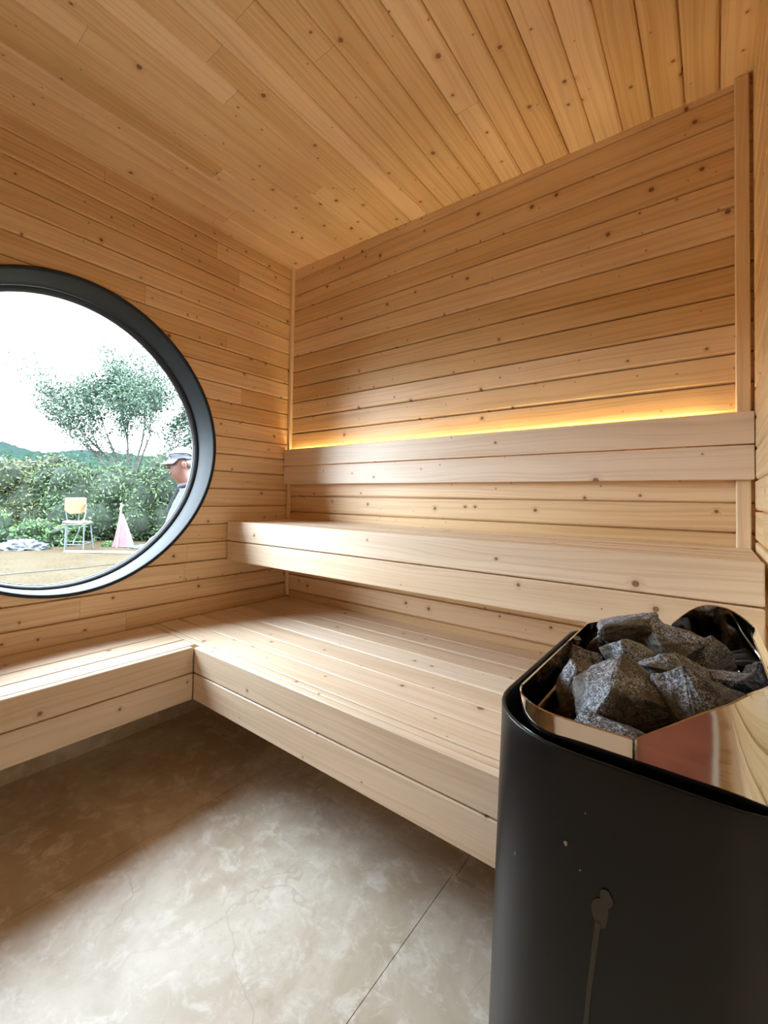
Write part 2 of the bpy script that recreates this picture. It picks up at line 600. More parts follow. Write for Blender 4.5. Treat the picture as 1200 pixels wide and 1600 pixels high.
# corner strips
mb = MB()
board(mb, (0.002, 0.0, 0.46), Z, X, -Y, ZC - .46, 0.020, 0.020, 0.0025, 5)
tag(mb.build('trim_1', M_TRIM), kind='structure')
mb = MB()
board(mb, (RW - 0.043, 0.0, 0.46), Z, X, -Y, zc(RW) - .46, 0.034, 0.024, 0.003, 6)
tag(mb.build('trim_2', M_TRIM), kind='structure')

# ------------------------------------------------------------------ round window
win = empty('window_1', (0, WC[0], WC[1]))
win['kind'] = 'structure'


def ringpts(r, x, cy=0.0, cz=0.0, n=128):
    return [Vector((x, cy + wr(2 * pi * k / n, r) * cos(2 * pi * k / n), cz + wr(2 * pi * k / n, r) * sin(2 * pi * k / n))) for k in range(n)]


IC = (0.006, -0.010)   # the glazing sits a touch lower and further in
mb = MB()
mb.grid([ringpts(0.6145, 0.007), ringpts(0.6120, 0.006), ringpts(0.609, -0.002, 0, 0), ringpts(0.6015, -0.155, *IC), ringpts(0.6015, -0.185, *IC)], close=True)
fr = mb.build('frame', M_FRAME, win)
mb = MB()
mb.grid([ringpts(0.6225, 0.0), ringpts(0.6225, 0.0065), ringpts(0.6215, 0.0078), ringpts(0.6155, 0.0078), ringpts(0.6145, 0.0070)], close=True)
mb.build('flange', M_FRAME_EDGE, win)
mb = MB()
mb.grid([ringpts(0.6020, -0.133, *IC), ringpts(0.6005, -0.129, *IC), ringpts(0.5965, -0.131, *IC), ringpts(0.5880, -0.150, *IC), ringpts(0.5870, -0.158, *IC)], close=True)
mb.build('seal', M_SEAL, win)
mb = MB()
mb.grid([ringpts(0.5875, -0.156, *IC), ringpts(0.5850, -0.157, *IC), ringpts(0.5850, -0.161, *IC)], close=True)
mb.build('glass_edge_glint', plain('glint_metal', (.45, .50, .55), .3, 0.8), win)  # pale metal ring stands in for the reflection along the glass edge
mb = MB()
a, b = ringpts(0.59, -0.158, *IC), ringpts(0.59, -0.164, *IC)
mb.ngon(a)
mb.ngon(b[::-1])
mb.grid([a, b], close=True)
mb.build('glass_pane', M_GLASS, win)

# door behind the camera
d2 = empty('door_1', (0, -RD, 0))
d2['kind'] = 'structure'
mb = MB()
mb.box((0.95, .008, 0.02), (1.705, .035, 1.98))
mb.build('door_leaf', M_BENCH, d2)
mb = MB()
for lo, hi in (((.91, .006, 0), (.95, .045, 2.02)), ((1.705, .006, 0), (1.725, .045, 2.02)), ((.95, .006, 1.98), (1.705, .045, 2.02))):
    mb.box(lo, hi)
mb.build('door_casing', M_TRIM, d2)
mb = MB()
mb.box((1.73, -RD + .006, 0.0), (1.960, -RD + .03, 1.1))  # added panel, out of view, only for the reddish reflection in the collar
tag(mb.build('reflection_panel', M_REFLECT), kind='structure')
mb = MB()
mb.box((1.962, -RD + .006, 0.0), (1.985, -RD + .035, 1.1))  # added strip, out of view, for the bright stripe mirrored in the collar
tag(mb.build('reflection_strip', plain('white_reflection_strip', (.80, .78, .72), .5)), kind='structure')


# ------------------------------------------------------------------ benches
UY, UT = 0.4165, 0.900      # upper bench depth and top
LY, LT = 0.827, 0.450       # lower bench
LX = 0.409                  # window bench depth


def mesh_board(name, parent, *a, **k):
    m_ = MB()
    board(m_, *a, **k)
    return m_.build(name, M_BENCH, parent)


# upper bench
ub = tag(empty('sauna_bench', (0.0, 0.0, 0.70)), 'high pale wooden sauna bench along the back wall above the wide lower bench', 'bench')


def at(root, p): return Vector(p) - Vector(root.location)


TH = 0.026
ys = [-UY + 0.0, -UY + .027, -0.300, -0.205, -0.105, -0.008]
mesh_board('front_board', ub, at(ub, (0.004, -UY + .026, UT)), X, -Z, -Y, RW - .010, 0.0985, .026, .003, 21)
mesh_board('front_board', ub, at(ub, (0.004, -UY + .026, UT - .103)), X, -Z, -Y, RW - .010, 0.0975, .026, .003, 22)
for i in range(1, 5):
    mesh_board('seat_slat', ub, at(ub, (0.004, ys[i] + .0025, UT - TH)), X, Y, Z, RW - .012, ys[i + 1] - ys[i] - .004, TH, .003, 23 + i)
for xx in (0.02, 0.68, 1.36, 1.98):
    mesh_board('support_bracket', ub, at(ub, (xx, -UY + .028, UT - TH - .075)), Y, X, Z, UY - .036, .04, .073, .002, int(xx * 100))

# wide lower bench
lb = tag(empty('sauna_bench', (0.0, 0.0, 0.25)), 'wide low slatted sauna bench running below the high bench to the black heater', 'bench')
mesh_board('front_board', lb, at(lb, (LX + .002, -LY + .026, LT)), X, -Z, -Y, RW - LX - .008, 0.0935, .026, .003, 31)
mesh_board('front_board', lb, at(lb, (LX + .002, -LY + .026, LT - .0975)), X, -Z, -Y, RW - LX - .008, 0.0985, .026, .003, 32)
ly = [-LY + .0275, -0.770, -0.665, -0.555, -0.438, -0.320, -0.205, -0.097, -0.006]
for i in range(8):
    mesh_board('seat_slat', lb, at(lb, (0.004, ly[i] + .002, LT - TH)), X, Y, Z, RW - .012, ly[i + 1] - ly[i] - .0055, TH, .0025, 40 + i)
for xx in (0.02, 0.62, 1.30, 1.98):
    mesh_board('support_bracket', lb, at(lb, (xx, -LY + .03, LT - TH - .085)), Y, X, Z, LY - .04, .04, .083, .002, int(xx * 100) + 7)

# bench under the window
sb = tag(empty('sauna_bench', (0.0, -LY, 0.25)), 'low slatted sauna bench under the round window, in bright daylight', 'bench')
L = RD - LY - .006
yE = -LY - 0.000
mesh_board('front_board', sb, at(sb, (LX - .026, yE + .0, LT)), -Y, -Z, X, L, 0.0935, .026, .003, 51)
mesh_board('front_board', sb, at(sb, (LX - .026, yE + .0, LT - .0975)), -Y, -Z, X, L, 0.0985, .026, .003, 52)
lx = [0.004, 0.0895, 0.195, 0.297, LX - .0275]
for i in range(4):
    mesh_board('seat_slat', sb, at(sb, (lx[i + 1] - .002, -LY + .024, LT - TH)), -Y, -X, Z, L + .024, lx[i + 1] - lx[i] - .006, TH, .0025, 55 + i)
for yy in (-0.90, -1.7, -2.55):
    mesh_board('support_bracket', sb, at(sb, (.006, yy, LT - TH - .085)), X, -Y, Z, LX - .036, .04, .083, .002, int(-yy * 100))

# backrest
br = tag(empty('bench_backrest', (0.0, 0.0, 1.10)), 'two-board wooden backrest on the back wall with warm light glowing above it', 'backrest')
BY = 0.0445
mesh_board('backrest_board', br, at(br, (0.004, -BY + .018, 1.3015)), X, -Z, -Y, RW - .006, 0.0945, .018, .002, 61)
mesh_board('backrest_board', br, at(br, (0.004, -BY + .018, 1.2030)), X, -Z, -Y, RW - .006, 0.1010, .018, .002, 62)
for xx in (0.05, 0.70, 1.35, 1.95):
    mesh_board('spacer_block', br, at(br, (xx, 0.0, 1.108)), Z, X, -Y, .145, .03, BY - .0185, .001, int(xx * 10))
led = tag(empty('led_strip', (0.0, -0.018, 1.262)), 'warm yellow light strip hidden behind the top of the backrest', 'light strip')
mb = MB()
mb.box((0.06, -0.004, -0.006), (RW - .08, 0.010, -0.001))
mb.build('profile', M_LEDP, led)
mb = MB()
mb.box((0.06, -0.003, -0.001), (RW - .08, 0.008, 0.002))
mb.build('diffuser', M_LED, led)

# ------------------------------------------------------------------ sauna heater
HX0, HX1, HY0, HY1, HZ = 1.754, 2.033, -1.304, -0.845, 0.800
hcx, hcy = (HX0 + HX1) / 2, (HY0 + HY1) / 2
ht = tag(empty('sauna_heater', (hcx, hcy, 0)), 'tall black steel sauna heater with mirror-polished collar full of stones', 'heater')


def rrect(hx, hy, r, z, n=10, cx=0.0, cy=0.0, bulge=0.0, dr=0.0):
    pts = []
    rl = r if isinstance(r, (list, tuple)) else [r] * 4
    for ci_, (sx, sy, a0) in enumerate(((1, 1, 0), (-1, 1, 90), (-1, -1, 180), (1, -1, 270))):
        r = rl[ci_] + dr
        for k in range(n + 1):
            a = radians(a0 + 90 * k / n)
            pts.append(Vector((cx + sx * (hx - r) + r * cos(a), cy + sy * (hy - r) + r * sin(a), z)))
    # subdivide straight runs and bulge the long sides a little
    out = []
    m = len(pts)
    for i in range(m):
        p, q = pts[i], pts[(i + 1) % m]
        out.append(p)
        if (q - p).length > 0.05:
            for j in range(1, 8): out.append(p.lerp(q, j / 8))
    if bulge:
        for p in out:
            x, y = (p.x - cx) / hx, (p.y - cy) / hy
            p.y += bulge * (1 if y > 0 else -1) * (1 - x * x) * (abs(y) > .8)
            p.x += bulge * (1 if x > 0 else -1) * (1 - y * y) * (abs(x) > .8)
    return out


hx, hy = (HX1 - HX0) / 2, (HY1 - HY0) / 2
mb = MB()
fl_ = 0.012
CR = [.06, .07, .100, .075]
rows = [rrect(hx, hy, CR, .10), rrect(hx, hy, CR, HZ - .02), rrect(hx, hy, CR, HZ - .002),
        rrect(hx - .0008, hy - .0008, CR, HZ, dr=-.0008), rrect(hx - .0035, hy - .0035, CR, HZ, dr=-.003), rrect(hx - .0045, hy - .0045, CR, HZ - .003, dr=-.004), rrect(hx - .0045, hy - .0045, CR, HZ - .16, dr=-.004)]
# left face flares out slightly towards the foot
for r_, amt in ((rows[0], .024),):
    for p in r_:
        if p.x < 0: p.x -= amt * min(1, -p.x / hx) - 0
mb.grid(rows, close=True)
mb.face([p for p in rows[0]][::-1])
body = mb.build('outer_casing', M_BLACK, ht)
mb = MB()
mb.face(rrect(hx - .005, hy - .005, CR, HZ - .06, dr=-.004))
mb.build('inner_plate', plain('dark_inner_plate', (.012, .012, .012), .5), ht)  # even near-black plate inside the casing
mb = MB()
mb.grid([rrect(hx - .03, hy - .03, .04, 0.0), rrect(hx - .03, hy - .03, .04, .102)], close=True)
mb.face(rrect(hx - .03, hy - .03, .04, .0)[::-1])
mb.build('plinth', M_BLACK, ht)

# collar: two polished pieces meeting at a seam at the front and the back
CX0, CX1, CY0, CY1 = 1.782, 1.991, -1.290, -0.868
ccx, ccy, chx, chy = (CX0 + CX1) / 2 - hcx, (CY0 + CY1) / 2 - hcy, (CX1 - CX0) / 2, (CY1 - CY0) / 2
SEAM = 1.897 - hcx


def collar_top(x, y):
    base = 0.8235
    if x <= SEAM: return base
    # front edge: straight climb that rolls over softly
    t = (x - SEAM) * 0.76
    lim, k = 0.0665, 0.012
    front = t if t < lim - k else lim - k * exp(-(t - lim + k) / k)
    # back edge: rounded lobe, dropping again into the corner
    xb = x + hcx
    back = 0.053 * sin(pi / 2 * min(1.0, max(0.0, xb - 1.889) / 0.066))
    if xb > 1.965: back -= 0.020 * ((xb - 1.965) / 0.030) ** 2
    f = min(1.0, max(0.0, ((y + hcy) + 1.16) / 0.27))
    f = f * f * (3 - 2 * f)
    return base + front * (1 - f) + back * f


def collar(name, side):
    base = rrect(chx, chy, [.078, .052, .058, .031], 0, cx=ccx, cy=ccy, n=14)
    # points of this side, ordered from one seam to the other
    pts = []
    m = len(base)
    dense = []
    for i in range(m):
        p, q = base[i], base[(i + 1) % m]
        k = max(1, int((q - p).length / .008))
        for j in range(k): dense.append(p.lerp(q, j / k))
    gap = 0.0009
    if side < 0: sel = [p for p in dense if p.x < SEAM - gap]
    else: sel = [p for p in dense if p.x > SEAM + gap]
    sel.sort(key=lambda p: atan2(p.x - SEAM if side > 0 else SEAM - p.x, (p.y - ccy)))
    e0, e1 = sel[0].copy(), sel[-1].copy()
    e0.x = SEAM + gap * side
    e1.x = SEAM + gap * side
    pts = [e0] + sel + [e1]
    n = len(pts)

    def off(i, d):
        a = pts[max(0, i - 1)]
        b = pts[min(n - 1, i + 1)]
        t = (b - a).normalized()
        nn = Vector((t.y, -t.x, 0))
        c = Vector((pts[i].x - ccx, pts[i].y - ccy, 0))
        if nn.dot(c) < 0: nn = -nn
        return Vector((pts[i].x, pts[i].y, 0)) + nn * d

    rows = []
    th = .0022
    for lvl in range(13):
        row = []
        for i in range(n):
            zt = collar_top(pts[i].x, pts[i].y)
            z0 = 0.798
            if lvl <= 5:      # outside, bottom to top
                f = lvl / 5
                z = z0 + (zt - .0012 - z0) * f
                p = off(i, 0.000 + 0.0)
            elif lvl == 6:
                z = zt
                p = off(i, -th * .5)
            else:             # inside, top to the rolled lower edge
                f = 1 - (lvl - 7) / 5
                z = (z0 - .045) + (zt - .0012 - z0 + .045) * f
                p = off(i, -th)
            if side > 0:      # the tall piece widens towards its lower edge, so its fold runs diagonally
                low = 1 - min(1.0, max(0.0, (z - .798) / .085))
                p.x += max(0.0, p.x + hcx - 1.945) * .62 * low
                c_ = Vector((p.x - ccx, p.y - ccy, 0)).normalized()
                p = p - c_ * max(0.0, z - .82) * .08
            p.z = z
            row.append(p)
        rows.append(row)
    mb = MB()
    mb.grid(rows[:6])
    mb.grid(rows[5:8], smooth=False)
    mb.grid(rows[7:])
    for e in (0, n - 1):
        for k in range(6):
            mb.face([rows[k][e], rows[k + 1][e], rows[11 - k][e], rows[12 - k][e]] if k < 5 else [rows[5][e], rows[6][e], rows[7][e]])
    return mb.build(name, M_STEEL, ht)


collar('collar_panel', -1)
collar('collar_panel', 1)
# inner basket lip
mb = MB()
q = lambda d, z, r=.045: rrect(chx - d, chy - d, r, z, cx=ccx, cy=ccy)
mb.grid([q(.010, .792), q(.018, .789, .04), q(.019, .786, .04), q(.021, .70, .04)], close=True)
mb.build('stone_basket', M_STEELD, ht)
# drip and splashes on the front
mb = MB()
yf = HY0 - hcy - .0006


def blob(cx, cz, rx, rz, wob=.15, n=20, seed=1, lift=0.0):
    rn = random.Random(seed)
    ph = rn.uniform(0, 6)
    mb.face([Vector((cx + rx * cos(2 * pi * k / n) * (1 + wob * sin(3 * 2 * pi * k / n + ph)), yf - .0002 - lift, cz + rz * sin(2 * pi * k / n))) for k in range(n)][::1])


DX = 1.8735 - hcx
blob(DX + .0005, .672, .0065, .0125, .12, seed=2)
blob(DX + .005, .6865, .0048, .0080, .10, seed=3, lift=.0003)
yl = yf - .0006
for (xa, za, wa), (xb, zb, wb) in zip(((-.001, .664, .0022), (-.008, .60, .0018), (-.0145, .52, .0018), (-.022, .42, .0020)), ((-.008, .60, .0018), (-.0145, .52, .0018), (-.022, .42, .0020), (-.029, .32, .0020))):
    mb.face([Vector(p) for p in ((DX + xa - wa, yl, za), (DX + xb - wb, yl, zb), (DX + xb + wb, yl, zb), (DX + xa + wa, yl, za))])
mb.build('drip_mark', M_DRIP, ht)
for i, (a, b, r) in enumerate(((1.846, .718, .0015), (1.794, .670, .0015), (1.858, .700, .0006), (1.862, .752, .0005))):
    mb = MB()
    e_ = max(0.0, HX0 + .100 - a)
    blob(a - hcx, b, r, r * 1.5, seed=i, lift=-(.100 - sqrt(.0100 - e_ * e_)) + (.0009 if e_ else 0))
    mb.build('splash_dot', M_SPECK, ht)


# ------------------------------------------------------------------ stones
def stone(loc, size, rot, seed, label, npts=15):
    rn = random.Random(seed)
    bm = bmesh.new()
    for _ in range(npts):
        v = Vector((rn.gauss(0, 1), rn.gauss(0, 1), rn.gauss(0, 1))).normalized()
        v = Vector((max(-.78, min(.78, v.x)), max(-.78, min(.78, v.y)), max(-.72, min(.72, v.z))))
        bm.verts.new(v * rn.uniform(.9, 1.12))
    bmesh.ops.convex_hull(bm, input=bm.verts)
    for v in [v for v in bm.verts if not v.link_faces]: bm.verts.remove(v)
    bmesh.ops.bevel(bm, geom=bm.edges[:], offset=.045, segments=2, affect='EDGES', profile=.6, clamp_overlap=True)
    bmesh.ops.remove_doubles(bm, verts=bm.verts, dist=.01)
    bmesh.ops.triangulate(bm, faces=bm.faces)
    for _ in range(2):
        bmesh.ops.subdivide_edges(bm, edges=[e for e in bm.edges if e.calc_length() > .16], cuts=1, use_grid_fill=True)
        bmesh.ops.triangulate(bm, faces=bm.faces)
    bmesh.ops.subdivide_edges(bm, edges=[e for e in bm.edges if e.calc_length() > .10], cuts=1, use_grid_fill=True)
    bm.normal_update()
    so = Vector((seed * 3.1, seed * 1.7, 0))
    for v in bm.verts:
        d = noise.noise(v.co * 2.2 + so) * .07 + noise.noise(v.co * 7 + so) * .035 + noise.noise(v.co * 17 + so) * .018
        v.co += v.normal * d
    for v in bm.verts: v.co = Vector((v.co.x * size[0], v.co.y * size[1], v.co.z * size[2])) / 1.55
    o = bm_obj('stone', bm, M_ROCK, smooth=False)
    o.location = loc
    o.rotation_euler = rot
    tag(o, label, 'stone', 'granite stones in the sauna heater')
    return o


STONES = [
    ((1.880, -1.195, .818), (.100, .078, .080), (.2, .1, .6), 3, 'large brown-faced stone at the front left of the heater collar'),
    ((1.943, -1.190, .822), (.092, .080, .090), (.3, .5, -.4), 8, 'largest grey speckled stone, in front by the tall collar panel'),
    ((1.912, -1.105, .826), (.078, .060, .050), (.1, .2, .3), 5, 'rounded grey stone in the middle of the pile'),
    ((1.872, -1.070, .824), (.066, .060, .060), (.4, .1, .9), 6, 'brown stone standing left of the rounded middle stone'),
    ((1.852, -.975, .838), (.090, .066, .052), (.1, -.25, .2), 12, 'blue-grey stone crowning the back left of the pile'),
    ((1.905, -.985, .830), (.072, .062, .050), (.3, .3, -.5), 14, 'brown-black stone at the back leaning on the crowning stone'),
    ((1.942, -.985, .814), (.055, .055, .062), (.5, .2, .8), 15, 'small pale grey stone at the back in front of the tall collar'),
    ((1.978, -1.085, .812), (.060, .072, .050), (.1, .1, .3), 17, 'dark flat-topped stone tucked under the right collar panel'),
    ((1.990, -.985, .806), (.040, .060, .050), (.6, .1, .1), 18, 'small bluish stone at the far right edge of the collar'),
    ((1.820, -1.150, .792), (.055, .085, .078), (.1, .3, .4), 19, 'dark brown stone low against the left collar panel'),
    ((1.881, -1.256, .794), (.085, .045, .052), (.1, .1, -.1), 23, 'flat grey-brown stone lying low behind the front seam'),
    ((1.806, -1.035, .788), (.050, .060, .052), (.7, .1, .2), 25, 'small dark stone behind the low stone on the left side'),
    ((1.812, -.945, .790), (.055, .070, .062), (.3, .8, .2), 26, 'dark stone in the back left corner of the collar'),
    ((1.818, -1.230, .768), (.060, .060, .045), (.2, .4, 1.2), 27, 'small brown stone deep in the front left corner'),
]
for s in STONES: stone(*s)
FILL = [(1.87, -1.13, .765), (1.93, -1.12, .765), (1.95, -1.20, .765), (1.90, -1.03, .765), (1.96, -1.03, .77), (1.86, -.93, .77), (1.94, -.92, .77), (1.985, -1.15, .765), (1.90, -1.24, .758)]
FW = ['under the rounded middle stone', 'under the middle of the pile towards the wall', 'beneath the largest grey stone', 'under the brown-black back stone',
      'below the small pale stone', 'beneath the crowning stone', 'at the back below the tall collar', 'beneath the flat-topped right stone', 'between the two front stones']
for i, (p, w_) in enumerate(zip(FILL, FW)):
    stone(p, (.062, .064, .058), (i * .7, i * 1.1, i * .5), 40 + i, 'shadowed dark stone ' + w_, npts=13)

#OUTSIDE
# ------------------------------------------------------------------ outside
RV, DV = Vector((.777, .629, 0)), Vector((-.93, .36, 0))


def gz(x, y):
    """lie of the land: a lower strip beside the cabin, a level yard further out"""
    f = min(1, max(0, (-x - 2.1) / 1.2))
    f = f * f * (3 - 2 * f)
    return -0.35 + 0.345 * f + (noise.noise(Vector((x * .9, y * .9, 0))) * .022 + noise.noise(Vector((x * 4, y * 4, 3))) * .008) * (0.3 + f * .7)


def ground_mat():
    t = NT('sandy_straw_ground')
    tc = t.n('ShaderNodeTexCoord').outputs['Object']
    n1 = t.n('ShaderNodeTexNoise', ins={'Vector': tc, 'Scale': 1.3, 'Detail': 6.0, 'Roughness': .65})
    n2 = t.n('ShaderNodeTexNoise', ins={'Vector': tc, 'Scale': 22.0, 'Detail': 5.0, 'Roughness': .7})
    c = t.mix(t.ramp(n1.outputs[0], .35, .65), (.033, .024, .014), (.048, .037, .025))
    c = t.mix(t.ramp(n2.outputs[0], .38, .7), c, (.068, .050, .028))
    t.link(c, 'Base Color')
    t.b.inputs['Roughness'].default_value = .9
    t.b.inputs['Specular IOR Level'].default_value = .04
    b = t.n('ShaderNodeBump', ins={'Height': n2.outputs[0], 'Strength': .5, 'Distance': .03})
    t.link(b.outputs[0], 'Normal')
    return t.m


mb = MB()
xs = [-90, -60, -40, -30, -24, -20, -17, -15, -13, -12] + [-11 + .25 * i for i in range(44)] + [2, 5, 10, 25, 60]
ys_ = [-60, -30, -15, -8, -5] + [-3 + .25 * i for i in range(40)] + [8, 10, 14, 20, 30, 50, 90]
mb.grid([[(x, y, gz(x, y)) for y in ys_] for x in xs], tone=.5, flip=True)
gr = tag(mb.build('ground', ground_mat()), kind='structure')


def leaf_mat(name, a, b, c=None, rough=.55):
    t = NT(name)
    tone = t.n('ShaderNodeVertexColor', layer_name='tone')
    ts = t.n('ShaderNodeSeparateColor', ins={0: tone.outputs[0]}).outputs[0]
    t.link(t.mix(ts, a, b), 'Base Color')
    t.b.inputs['Roughness'].default_value = rough
    t.b.inputs['Specular IOR Level'].default_value = 0.35
    t.b.inputs['Subsurface Weight'].default_value = 0.0
    return t.m


L_MID = leaf_mat('hedge_leaves', (.013, .030, .010), (.060, .095, .036))
L_YEL = leaf_mat('yellowing_leaves', (.024, .036, .010), (.085, .090, .03))
L_BRI = leaf_mat('fresh_weed_leaves', (.022, .06, .015), (.085, .155, .045))
L_TREE = leaf_mat('tree_leaves', (.014, .036, .022), (.050, .082, .046))
M_BARK = plain('grey_brown_bark', (.075, .062, .052), .85, noise_amt=.3, scale=25)
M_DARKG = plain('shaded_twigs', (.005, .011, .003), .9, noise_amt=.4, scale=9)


def leaf(mb, p, size, rn, up=0.4):
    d = Vector((rn.gauss(0, 1), rn.gauss(0, 1), rn.gauss(0, 1) + up)).normalized()
    a = d.orthogonal().normalized()
    a = Matrix.Rotation(rn.uniform(0, 6.28), 3, d) @ a
    b = d.cross(a)
    l, w = size * rn.uniform(.7, 1.3), size * rn.uniform(.28, .45)
    mb.face([p - a * l * .5, p + b * w * .5 + d * w * .12, p + a * l * .5, p - b * w * .5 + d * w * .12], None, rn.random())


def shrub(name, loc, rx, ry, h, n, size, mat, label, cat, seed, group=None, lumps=7):
    rn = random.Random(seed)
    root = tag(empty(name, loc, rn.uniform(0, 6.28)), label, cat, group)
    blobs = []
    for _ in range(lumps):
        a, q = rn.uniform(0, 2 * pi), rn.uniform(0, .62)
        zz = rn.uniform(.30, .80)
        blobs.append((Vector((cos(a) * q * rx, sin(a) * q * ry, h * zz)), rn.uniform(.32, .50) * min(rx, ry), h * rn.uniform(.18, .26)))
    for k_ in range(6):
        a = k_ * pi / 3 + .4
        blobs.append((Vector((cos(a) * rx * .52, sin(a) * ry * .52, h * .24)), .42 * min(rx, ry), h * .24))
    blobs.append((Vector((0, 0, h * .45)), rx * .72, h * .42))
    mb = MB()
    for i in range(n):
        c, r, hh = rn.choice(blobs)
        u = Vector((rn.gauss(0, 1), rn.gauss(0, 1), rn.gauss(0, 1))).normalized() * (rn.uniform(.70, 1.08))
        p = c + Vector((u.x * r, u.y * r, u.z * hh))
        if p.z < .02: p.z = rn.uniform(.02, h * .3)
        leaf(mb, p, size, rn)
    mb.build('foliage', mat, root)
    mb = MB()
    for i in range(9):
        a = rn.uniform(0, 6.28)
        t = rn.choice(blobs)[0]
        pts = [Vector((cos(a) * .08, sin(a) * .08, -.05)), t * .5 + Vector((cos(a) * .1, sin(a) * .1, 0)), t]
        mb.tube(pts, [.018, .012, .005], 5)
    mb.build('stems', M_BARK, root)
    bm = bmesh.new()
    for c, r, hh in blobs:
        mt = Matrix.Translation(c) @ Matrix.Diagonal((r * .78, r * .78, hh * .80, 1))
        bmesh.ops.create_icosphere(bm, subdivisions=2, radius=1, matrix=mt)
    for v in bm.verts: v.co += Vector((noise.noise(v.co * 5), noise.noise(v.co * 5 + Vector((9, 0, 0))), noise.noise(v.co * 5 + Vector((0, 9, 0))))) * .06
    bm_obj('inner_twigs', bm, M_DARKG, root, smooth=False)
    return root


def shrub_at(x, y, *a, **k):
    return shrub('shrub', (x, y, gz(x, y) - .02), *a, **k)


HG = 'shrubs of the hedge at the far side of the yard'
S_ = [
    (-10.9, .55, 1.05, 1.0, 1.72, L_MID, 'dense green shrub at the left end of the hedge, cut by the photo edge'),
    (-10.25, 1.35, 1.0, .95, 1.80, L_YEL, 'yellowish green shrub with brownish top left of the wooden chair'),
    (-9.55, 2.00, 1.0, .95, 1.98, L_MID, 'tall green shrub directly behind the plywood-backed chair'),
    (-8.95, 2.55, .95, .95, 2.0, L_MID, 'leafy shrub between the chair and the pink cloth'),
    (-8.35, 3.15, .95, .95, 1.95, L_MID, 'dark green shrub behind the pink cloth'),
    (-7.75, 3.75, 1.0, .95, 2.05, L_MID, 'green shrub seen between the pink cloth and the man'),
    (-7.1, 4.35, 1.0, 1.0, 2.15, L_MID, 'shrub behind the man in the white cap'),
    (-12.2, 2.4, 1.5, 1.4, 2.25, L_YEL, 'yellow-brown bushy thicket rising behind the left part of the hedge'),
    (-12.9, .7, 1.5, 1.4, 2.1, L_MID, 'green thicket behind the far left shrub'),
    (-9.6, 5.0, 1.5, 1.4, 2.2, L_MID, 'green thicket behind the hedge under the right side of the tree'),
]
for i, (x, y, rx, ry, h, m, lab) in enumerate(S_):
    shrub_at(x, y, rx, ry, h, 7500, .095 if i < 7 else .12, m, lab, 'shrub', 100 + i, HG)
for i, (x, y, h, lab) in enumerate(((-8.9, .35, .85, 'bright green weed clump at the far left foot of the hedge'),
                                    (-8.45, .90, .62, 'bright fresh weeds left of the chair behind the crumpled tarpaulin'),
                                    (-8.25, 1.30, .5, 'low weeds behind the legs of the chair'))):
    shrub('weed_clump', (x, y, gz(x, y) - .02), .48, .45, h, 1700, .085, L_BRI, lab, 'weeds', 130 + i, 'weeds at the foot of the hedge', lumps=5)
shrub('grass_tuft', (-7.45, 1.98, -.03), .24, .18, .13, 700, .06, L_BRI, 'pale green grass tuft left of the pink cloth', 'grass tuft', 140, lumps=3)

# tree with fanned stems
TB = Vector((-10.45, 3.62, -.05))
tr = tag(empty('tree', TB), 'spreading multi-stemmed tree with airy pale green crown above the hedge', 'tree')
rn = random.Random(5)
tips = []
mb = MB()
fr_, sd_ = (RV).normalized(), Vector((-.629, .777, 0))


def grow(p, d, length, r, depth):
    pts, rad = [p.copy()], [r]
    n = 4
    for i in range(n):
        d = (d + Vector((rn.gauss(0, .10), rn.gauss(0, .10), rn.gauss(.03, .06)))).normalized()
        p = p + d * length / n
        pts.append(p.copy())
        rad.append(r * (1 - .5 * (i + 1) / n))
        if depth <= 3 and (depth < 3 or i > 0): tips.append((p.copy(), depth))
    mb.tube(pts, rad, 6 if depth > 1 else 4, cap=False)
    if depth == 0: return
    for k in range(3 if depth > 1 else 3):
        q = pts[rn.choice((2, 3, 4))]
        nd = (d + Vector((rn.gauss(0, .45), rn.gauss(0, .45), rn.gauss(.05, .28)))).normalized()
        grow(q, nd, length * rn.uniform(.55, .8), rad[-1] * .8, depth - 1)


for a, lean, L_ in ((-1.0, .95, 1.75), (-.75, .80, 1.75), (-.42, .5, 1.65), (-.1, .2, 1.65), (.2, .3, 1.7), (.5, .55, 1.6), (.85, .8, 1.6), (1.0, 1.0, 1.5)):
    d0 = (Z + fr_ * a * 1.05 + sd_ * rn.uniform(-.35, .35)).normalized()
    grow(Vector((rn.uniform(-.08, .08), rn.uniform(-.08, .08), 1.15 + rn.uniform(0, .25))), d0, L_ * 1.0, .042, 3)
mb.tube([(0, 0, -.1), (.02, 0, .6), (0, .03, 1.35)], [.13, .11, .09], 8)
mb.build('trunk', M_BARK, tr)
mb = MB()
for i in range(38000):
    p, dp = rn.choice(tips)
    s_ = .17 if dp == 0 else .15
    q_ = p + Vector((rn.gauss(0, s_), rn.gauss(0, s_), rn.gauss(0, s_ * .8)))
    leaf(mb, q_, .088, rn)
mb.build('crown', L_TREE, tr)
shrub('tree', (-7.0, 5.6, 0), 1.3, 1.3, 3.1, 5200, .10, L_TREE, 'leafy young tree at the right edge of the window view, behind the man', 'tree', 151, lumps=12)


